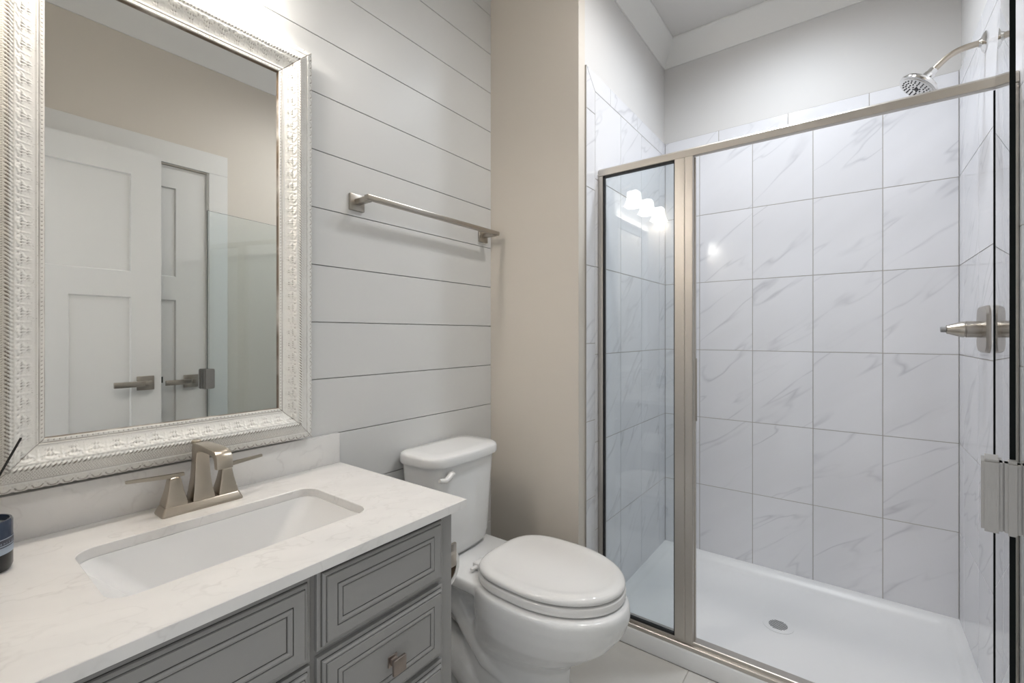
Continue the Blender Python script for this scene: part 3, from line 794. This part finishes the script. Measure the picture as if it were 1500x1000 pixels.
def frame_side(k):
    """k: 0 bottom, 1 right, 2 top, 3 left"""
    inner = (GX1-GX0) if k % 2 == 0 else (GZ1-GZ0)
    nw = 68; ns = int(inner/0.0013)
    ws = np.linspace(0, WF, nw)
    t = np.linspace(0, 1, ns)
    T, W = np.meshgrid(t, ws, indexing='ij')
    s = -W + T*(inner + 2*W)
    h, pat = relief(s - inner/2, W)
    # scalloped outline at the outer rim
    sr_ = (s-inner/2)/0.021; lob = np.abs(sr_ - np.round(sr_))
    We = W - np.where(W > 0.0908, 0.0028*sstep(0.30, 0.5, lob), 0)
    mit = np.minimum(s + W, inner + W - s)/1.4142       # distance to the mitre seam
    h = h - 0.0012*np.exp(-(mit/0.0006)**2); pat = np.maximum(pat, 0.9*np.exp(-(mit/0.0006)**2))
    def place(s, w, h):
        if k == 0: return np.stack([GX0+s, YB-h, GZ0-w], -1)
        if k == 2: return np.stack([GX1-s, YB-h, GZ1+w], -1)
        if k == 1: return np.stack([GX1+w, YB-h, GZ0+s], -1)
        return np.stack([GX0-w, YB-h, GZ1-s], -1)
    P = place(s, We, h)
    back_o = place(s[:, -1:], We[:, -1:]-0.004, np.full((ns, 1), 0.0))
    back_i = place(s[:, :1], W[:, :1], np.full((ns, 1), 0.0040))
    P = np.concatenate([back_i, P, back_o], 1); nc = nw+2
    pt = np.concatenate([pat[:, :1]*0+1, pat, pat[:, :1]*0], 1); pt[:, 1] = 0.9; pt[:, 2] = 0.2  # inner rabbet edge: its shadow line is painted in with the patina brown
    verts = P.reshape(-1, 3)
    i, j = np.meshgrid(np.arange(ns-1), np.arange(nc-1), indexing='ij')
    a = (i*nc + j).ravel(); q = np.stack([a, a+1, a+nc+1, a+nc], -1)
    me = bpy.data.meshes.new('frame_rail')
    me.vertices.add(len(verts)); me.vertices.foreach_set('co', verts.astype(np.float32).ravel())
    me.loops.add(q.size); me.loops.foreach_set('vertex_index', q.astype(np.int32).ravel())
    me.polygons.add(len(q)); me.polygons.foreach_set('loop_start', np.arange(0, q.size, 4, dtype=np.int32))
    me.update(calc_edges=True); me.validate()
    at = me.attributes.new('patina_and_shade', 'FLOAT', 'POINT'); at.data.foreach_set('value', pt.ravel().astype(np.float32))
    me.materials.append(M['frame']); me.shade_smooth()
    if k in (0, 1, 2, 3):
        bm = bmesh.new(); bm.from_mesh(me); bmesh.ops.recalc_face_normals(bm, faces=bm.faces[:])
        f = bm.faces[len(bm.faces)//2]
        bm.faces.ensure_lookup_table(); f = bm.faces[(ns//2)*(nc-1) + 20]
        if f.normal.y > 0: bmesh.ops.reverse_faces(bm, faces=bm.faces[:])
        bm.to_mesh(me); bm.free()
    o = bpy.data.objects.new('frame_rail', me); C.objects.link(o); o.parent = mir; o.matrix_parent_inverse = world_of(mir).inverted()
    return o
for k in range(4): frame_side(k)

# ------------------------------------------------------------------ vanity light
vl = thing('vanity_light', 'three-shade wall light with glowing frosted glass bells above the mirror', 'wall light', (0.25, YV, 2.158))
b = MB(); b.box(0.25-0.29, 0.25+0.29, YV-0.022, YV-0.0005, 2.133, 2.193, bev=0.004); 
b.build('back_plate', M['nickel'], vl)
shade0 = None
for k, sx in enumerate(SHADE_X):
    b = MB()
    b.tube([(sx, YV-0.02, 2.163), (sx, YV-0.06, 2.178), (sx, 1.175, 2.193), (sx, 1.163, 2.188), (sx, 1.16, 2.158)], 0.007, 12)
    b.lathe([(0.012, 2.158), (0.024, 2.153), (0.026, 2.138), (0.026, 2.126)], (sx, 1.16, 0), 'Z', 24)
    armo = b.build('lamp_arm', M['nickel'], vl)
    b = MB()
    def sqr(r, z): return rrect(sx-r, sx+r, 1.16-r, 1.16+r, r*0.35, z, 5)
    out_ = [(0.018, 2.138), (0.030, 2.136), (0.036, 2.128), (0.038, 2.108), (0.041, 2.078), (0.047, 2.053), (0.053, 2.040), (0.056, 2.036)]
    in_ = [(0.053, 2.036), (0.050, 2.041), (0.044, 2.054), (0.038, 2.078), (0.035, 2.108), (0.033, 2.126), (0.018, 2.133)]
    b.loft([sqr(*p) for p in out_ + in_], False, False)
    b.build('lamp_shade', M['shade'], vl, smooth=40)

# ------------------------------------------------------------------ added ceiling fill lights, out of view
for nm, x, y, lab in (('added_fill_light', 1.95, 0.22, 'added round fill light in the ceiling over the shower, out of view'), ('added_fill_light', 1.46, 0.33, 'added round fill light in the ceiling before the glass screen, out of view')):
    rl = thing(nm, lab, 'ceiling light', (x, y, ZC))
    b = MB(); b.lathe([(0.075, ZC-0.0003), (0.095, ZC-0.0003), (0.095, ZC-0.004), (0.090, ZC-0.007), (0.076, ZC-0.008), (0.075, ZC-0.0003)], (x, y, 0), 'Z', 40, False, False); b.build('trim_ring', M['trim'], rl)
    b = MB(); b.lathe([(0.074, ZC-0.0004), (0.074, ZC-0.003)], (x, y, 0), 'Z', 40); b.build('lens', M['lens'], rl)

# ------------------------------------------------------------------ towel bar
tb = thing('towel_bar', 'brushed nickel towel bar with square mounts on the shiplap wall', 'towel bar', (1.17, YV, 1.60))
TX0, TX1, TZ = 0.8575, 1.472, 1.607
for x in (TX0, TX1):
    b = MB()
    b.box(x-0.026, x+0.026, YV-0.010, YV-0.0004, TZ-0.026, TZ+0.026, bev=0.0015)
    b.box(x-0.010, x+0.010, YV-0.072, YV-0.010, TZ-0.007, TZ+0.009, bev=0.001)
    b.build('wall_mount', M['satin'], tb)
b = MB(); b.box(TX0-0.012, TX1+0.020, YV-0.080, YV-0.060, TZ-0.003, TZ+0.013, bev=0.003); b.build('bar', M['satin'], tb)

# ------------------------------------------------------------------ toilet
TC = 1.190
toi = thing('toilet', 'white two-piece toilet with a closed lid between vanity and shower', 'toilet', (TC, 1.0, 0))
def egg(cx, hw, yb, yf, yc, nb, z, n=56, nf=2.0):
    out = []
    for k in range(n):
        a = 2*PI*k/n; c, s = math.cos(a), math.sin(a)
        e = nb if s > 0 else nf
        x = hw*math.copysign(abs(c)**(2/e), c); y = math.copysign(abs(s)**(2/e), s)
        out.append((cx+x, yc + (y*(yb-yc) if y > 0 else y*(yc-yf)), z))
    return out
b = MB()
bowl = [(0.108, 1.16, 0.665, 0.92, 0.0), (0.108, 1.16, 0.662, 0.92, 0.02), (0.100, 1.14, 0.675, 0.92, 0.06), (0.096, 1.10, 0.685, 0.90, 0.14), (0.100, 1.06, 0.680, 0.88, 0.19), (0.120, 1.03, 0.655, 0.84, 0.225),
        (0.148, 1.00, 0.600, 0.80, 0.265), (0.170, 0.985, 0.545, 0.77, 0.31), (0.182, 0.985, 0.510, 0.76, 0.355), (0.186, 0.985, 0.498, 0.755, 0.39), (0.185, 0.985, 0.500, 0.755, 0.415), (0.179, 0.98, 0.506, 0.755, 0.426)]
b.loft([egg(TC, hw, yb, yf, yc, 2.6, z) for hw, yb, yf, yc, z in bowl])
# rear deck that carries the tank
deck = [(0.075, 0.90, 1.16, 0.24), (0.080, 0.90, 1.18, 0.33), (0.100, 0.90, 1.22, 0.368), (0.140, 0.905, 1.242, 0.386), (0.152, 0.91, 1.245, 0.398), (0.152, 0.91, 1.246, 0.421), (0.147, 0.915, 1.242, 0.429)]
b.loft([rrect(TC-hw, TC+hw, y0, y1, 0.03, z, 6) for hw, y0, y1, z in deck])
# trapway and foot
for s_ in (-1, 1):
    pts = [(TC+s_*0.050, 0.78, 0.19), (TC+s_*0.066, 0.86, 0.135), (TC+s_*0.072, 0.93, 0.165), (TC+s_*0.074, 1.00, 0.235), (TC+s_*0.072, 1.06, 0.30), (TC+s_*0.066, 1.12, 0.33)]
    b.tube(pts, [0.026, 0.034, 0.037, 0.038, 0.038, 0.036], 16)
    pts = [(TC+s_*0.060, 1.17, 0.16), (TC+s_*0.070, 1.10, 0.140), (TC+s_*0.072, 1.02, 0.095), (TC+s_*0.070, 0.96, 0.045), (TC+s_*0.06, 0.93, 0.02)]
    b.tube(pts, [0.050, 0.054, 0.052, 0.042, 0.02], 16)
foot = [(0.125, 1.19, 0.84, 0.0), (0.125, 1.19, 0.84, 0.018), (0.115, 1.18, 0.86, 0.040), (0.09, 1.17, 0.88, 0.060)]
b.loft([rrect(TC-hw, TC+hw, y0, y1, 0.05, z, 6) for hw, y1, y0, z in foot])
ob = b.build('bowl', M['china'], toi, smooth=0)
ob.data.shade_smooth()
md = ob.modifiers.new('remesh', 'REMESH'); md.mode = 'VOXEL'; md.voxel_size = 0.0042; md.use_smooth_shade = True
md = ob.modifiers.new('smooth', 'SMOOTH'); md.factor = 0.6; md.iterations = 9
# tank: tapering, rounded lower edge, bowed front
def tank_ring(hw, yb, yf, z, r, bow=0.012, n=10):
    out = []
    x0, x1 = TC-0.013-hw, TC-0.013+hw
    for p in rrect(x0, x1, yf, yb, r, z, 8):
        x, y, _ = p
        if y < (yb+yf)/2: y -= bow*(1-((x-(TC-0.013))/hw)**2)
        out.append((x, y, z))
    return out
def fill_ring(r, m=10):                          # densify the straight runs so the bow can bend
    out = []
    for i in range(len(r)):
        p, q = r[i], r[(i+1) % len(r)]
        d = math.dist(p, q); k = m if d > 0.05 else 1
        for t in range(k): out.append(tuple(p[c]+(q[c]-p[c])*t/k for c in range(3)))
    return out
def tank_ring2(hw, yb, yf, z, r, bow=0.014):
    base_ = []
    x0, x1 = TC-0.013-hw, TC-0.013+hw
    pts = rrect(x0, x1, yf, yb, r, z, 8)
    out = []
    for i in range(len(pts)):
        p, q = pts[i], pts[(i+1) % len(pts)]
        k = 10 if i % 9 == 8 else 1
        for t in range(k): out.append((p[0]+(q[0]-p[0])*t/k, p[1]+(q[1]-p[1])*t/k))
    res = []
    for x, y in out:
        if y < (yb+yf)/2: y -= bow*(1-((x-(TC-0.013))/hw)**2)*min(1, ((yb+yf)/2-y)/((yb-yf)/2))
        res.append((x, y, z))
    return res
b = MB()
b.loft([tank_ring2(0.105, 1.215, 1.115, 0.432, 0.03), tank_ring2(0.125, 1.228, 1.100, 0.436, 0.035), tank_ring2(0.138, 1.236, 1.092, 0.450, 0.04), tank_ring2(0.145, 1.240, 1.086, 0.480, 0.045), tank_ring2(0.156, 1.246, 1.082, 0.62, 0.05), tank_ring2(0.168, 1.250, 1.078, 0.755, 0.05)])
b.build('tank', M['china'], toi, smooth=50)
b = MB()
b.loft([tank_ring2(0.170, 1.252, 1.074, 0.7555, 0.05, .016), tank_ring2(0.176, 1.256, 1.066, 0.757, 0.055, .018), tank_ring2(0.178, 1.257, 1.064, 0.764, 0.055, .018), tank_ring2(0.177, 1.257, 1.064, 0.782, 0.055, .018), tank_ring2(0.174, 1.254, 1.067, 0.788, 0.053, .018), tank_ring2(0.167, 1.248, 1.073, 0.791, 0.05, .018), tank_ring2(0.12, 1.22, 1.10, 0.7925, 0.03, .01)])
b.build('tank_lid', M['china'], toi, smooth=50)
b = MB()
LZ = 0.726
b.lathe([(0.014, 1.076), (0.014, 1.062), (0.010, 1.056)], (1.083, 0, LZ), 'Y', 20)
b.tube([(1.086, 1.055, LZ+0.004), (1.072, 1.052, LZ+0.006), (1.058, 1.050, LZ-0.002), (1.044, 1.049, LZ-0.007), (1.028, 1.050, LZ-0.004), (1.018, 1.051, LZ-0.001)], [0.007, 0.010, 0.010, 0.009, 0.0085, 0.006], 12)
b.build('flush_lever', M['seat'], toi)
SC = 1.206
b = MB()
def lidr(e, z, k=1.0): return egg(SC, 0.178-e, 0.967-e, 0.518+e, 0.755, 3.2, z, 72)
b.loft([lidr(0.016, 0.4285), lidr(0.004, 0.4288), lidr(0.001, 0.431), lidr(0.0, 0.436), lidr(0.0, 0.450), lidr(0.0015, 0.4530), lidr(0.006, 0.4542), lidr(0.020, 0.4544)])
b.build('seat', M['seat'], toi, smooth=60)
b = MB()
b.loft([lidr(0.020, 0.4588), lidr(0.005, 0.4592), lidr(0.002, 0.4620), lidr(0.002, 0.468), lidr(0.005, 0.4735), lidr(0.012, 0.4775), lidr(0.022, 0.4795), lidr(0.032, 0.4792), lidr(0.040, 0.4775), lidr(0.054, 0.4762), lidr(0.09, 0.4760), lidr(0.14, 0.4762)])
b.build('lid', M['seat'], toi, smooth=60)
for s_ in (-1, 1):
    b = MB(); x = SC + s_*0.078
    b.box(x-0.022, x+0.022, 0.960, 0.992, 0.4285, 0.452, bev=0.006, seg=3); b.build('hinge_cap', M['seat'], toi)
b = MB(); b.box(SC-0.124, SC+0.124, 0.967, 0.980, 0.437, 0.446, bev=0.003); b.build('hinge_bar', M['seat'], toi)
for s_ in (-1, 1):
    b = MB(); b.lathe([(0.013, 0.026), (0.013, 0.032), (0.010, 0.038), (0.004, 0.041)], (TC+s_*0.118, 0.96, 0), 'Z', 20); b.build('bolt_cap', M['china'], toi)

# ------------------------------------------------------------------ toilet paper on the vanity side
RX, RZ = 0.842, 0.578
b = MB(); b.box(VX1+0.0003, VX1+0.008, 0.822, 0.862, RZ+0.022, RZ+0.062, bev=0.0015); hd = b.build('toilet_paper_holder', M['satin'], van); hd['label'] = 'satin nickel toilet paper holder'
b = MB(); b.box(VX1+0.007, 0.866, 0.836, 0.845, RZ+0.036, RZ+0.048, bev=0.001); b.box(0.846, 0.873, 0.8362, 0.8448, RZ+0.004, RZ+0.066, bev=0.003)
b.box(RX-0.008, 0.870, 0.8364, 0.8446, RZ+0.006, RZ+0.018); b.tube([(RX, 0.838, RZ+0.0128), (RX, 0.972, RZ+0.0128)], 0.0070, 24); b.lathe([(0.0202, 0.8705), (0.0202, 0.9525)], (RX, 0, RZ), 'Y', 48); b.build('roller_arm', M['satin'], hd)
rl = MB()
def ringc(r, y): return [(RX+r*math.cos(2*PI*k/48), y, RZ+r*math.sin(2*PI*k/48)) for k in range(48)]
rl.loft([ringc(0.0445, 0.85), ringc(0.0445, 0.955), ringc(0.055, 0.955), ringc(0.055, 0.85), ringc(0.0445, 0.85)], False, False)
rp = thing('toilet_paper_roll', 'white toilet paper roll hanging beside the grey vanity', 'toilet paper', (RX, 0.90, RZ))
rl.build('paper', M['paper'], rp, smooth=40)
rl = MB(); rl.loft([ringc(0.0440, 0.852), ringc(0.0440, 0.953), ringc(0.0205, 0.953), ringc(0.0205, 0.870), ringc(0.0440, 0.852)], False, False)
rl.build('core', M['core'], rp, smooth=40)

# ------------------------------------------------------------------ blue jar and reed
jx, jy, jr = 0.072, 1.124, 0.0365
jar = thing('candle_jar', 'dark blue glass candle jar with pale printed bands on the white counter', 'candle', (jx, jy, ZT1))
zj = ZT1+0.0003; jh = 0.083
b = MB(); b.lathe([(jr-0.006, zj), (jr-0.002, zj+0.002), (jr, zj+0.008), (jr, zj+0.030)], (jx, jy, 0), 'Z', 48); b.build('jar_base', M['jar_base'], jar)
b = MB(); b.lathe([(jr, zj+0.030), (jr, zj+jh-0.003), (jr-0.0015, zj+jh), (jr-0.004, zj+jh), (jr-0.0045, zj+jh-0.004), (jr-0.0045, zj+0.060)], (jx, jy, 0), 'Z', 48, False, False); b.build('glass_wall', M['jar'], jar)
b = MB(); b.lathe([(jr-0.0046, zj+0.058), (jr-0.0046, zj+0.0735), (0.004, zj+0.0735)], (jx, jy, 0), 'Z', 48); b.build('wax', M['wax'], jar)
b = MB()
for z0_, z1_, mi in ((0.0300, 0.0392, 1), (0.0392, 0.0408, 2), (0.0408, 0.0535, 0), (0.0430, 0.0445, 1), (0.0535, 0.0548, 2)):
    b.mi = mi; r = jr + 0.0003 + (0.0002 if (z0_, z1_) == (0.0430, 0.0445) else 0)
    b.lathe([(r, zj+z0_), (r, zj+z1_)], (jx, jy, 0), 'Z', 48, False, False)
lab = b.build('label', [M['jar_label'], M['jar_band'], M['jar_band']], jar)
b = MB()                                          # the print is too small to read: short pale strokes
for k in range(26):
    a = math.radians(-100 + k*7.2)
    for dz in (0.0475,):
        hgt = random.uniform(0.0025, 0.0038)
        for sgn in (-1, 1):
            if random.random() < 0.8:
                aa = a + sgn*0.02; r = jr+0.0007
                d = 0.008
                q = [(jx+r*math.cos(aa-d), jy+r*math.sin(aa-d), zj+dz-hgt/2), (jx+r*math.cos(aa+d), jy+r*math.sin(aa+d), zj+dz-hgt/2),
                     (jx+r*math.cos(aa+d), jy+r*math.sin(aa+d), zj+dz+hgt/2), (jx+r*math.cos(aa-d), jy+r*math.sin(aa-d), zj+dz+hgt/2)]
                b._f([b.bm.verts.new(p) for p in q])
b.build('print', M['jar_band'], lab, smooth=0)

rd = thing('reed_diffuser', 'thin black diffuser reed slanting across the lower corner of the mirror frame', 'reed diffuser', (-0.012, 1.04, ZT1))
bxx, byy = -0.012, 1.040
b = MB(); b.lathe([(0.022, zj), (0.025, zj+0.004), (0.025, zj+0.05), (0.020, zj+0.060), (0.009, zj+0.068), (0.009, zj+0.085), (0.011, zj+0.088)], (bxx, byy, 0), 'Z', 32, True, False); b.build('bottle', M['amber'], rd)
b = MB(); tip = Vector((0.1195, 1.145, 1.0125)); low = Vector((0.0925, 1.125, 0.957))
dirv = (tip-low).normalized(); s0 = low - dirv*((low.z-(zj+0.006))/dirv.z)
b.tube([(bxx-0.012, byy-0.003, zj+0.010), tuple(low), tuple(tip)], 0.0017, 10); b.build('reed', M['reed'], rd)
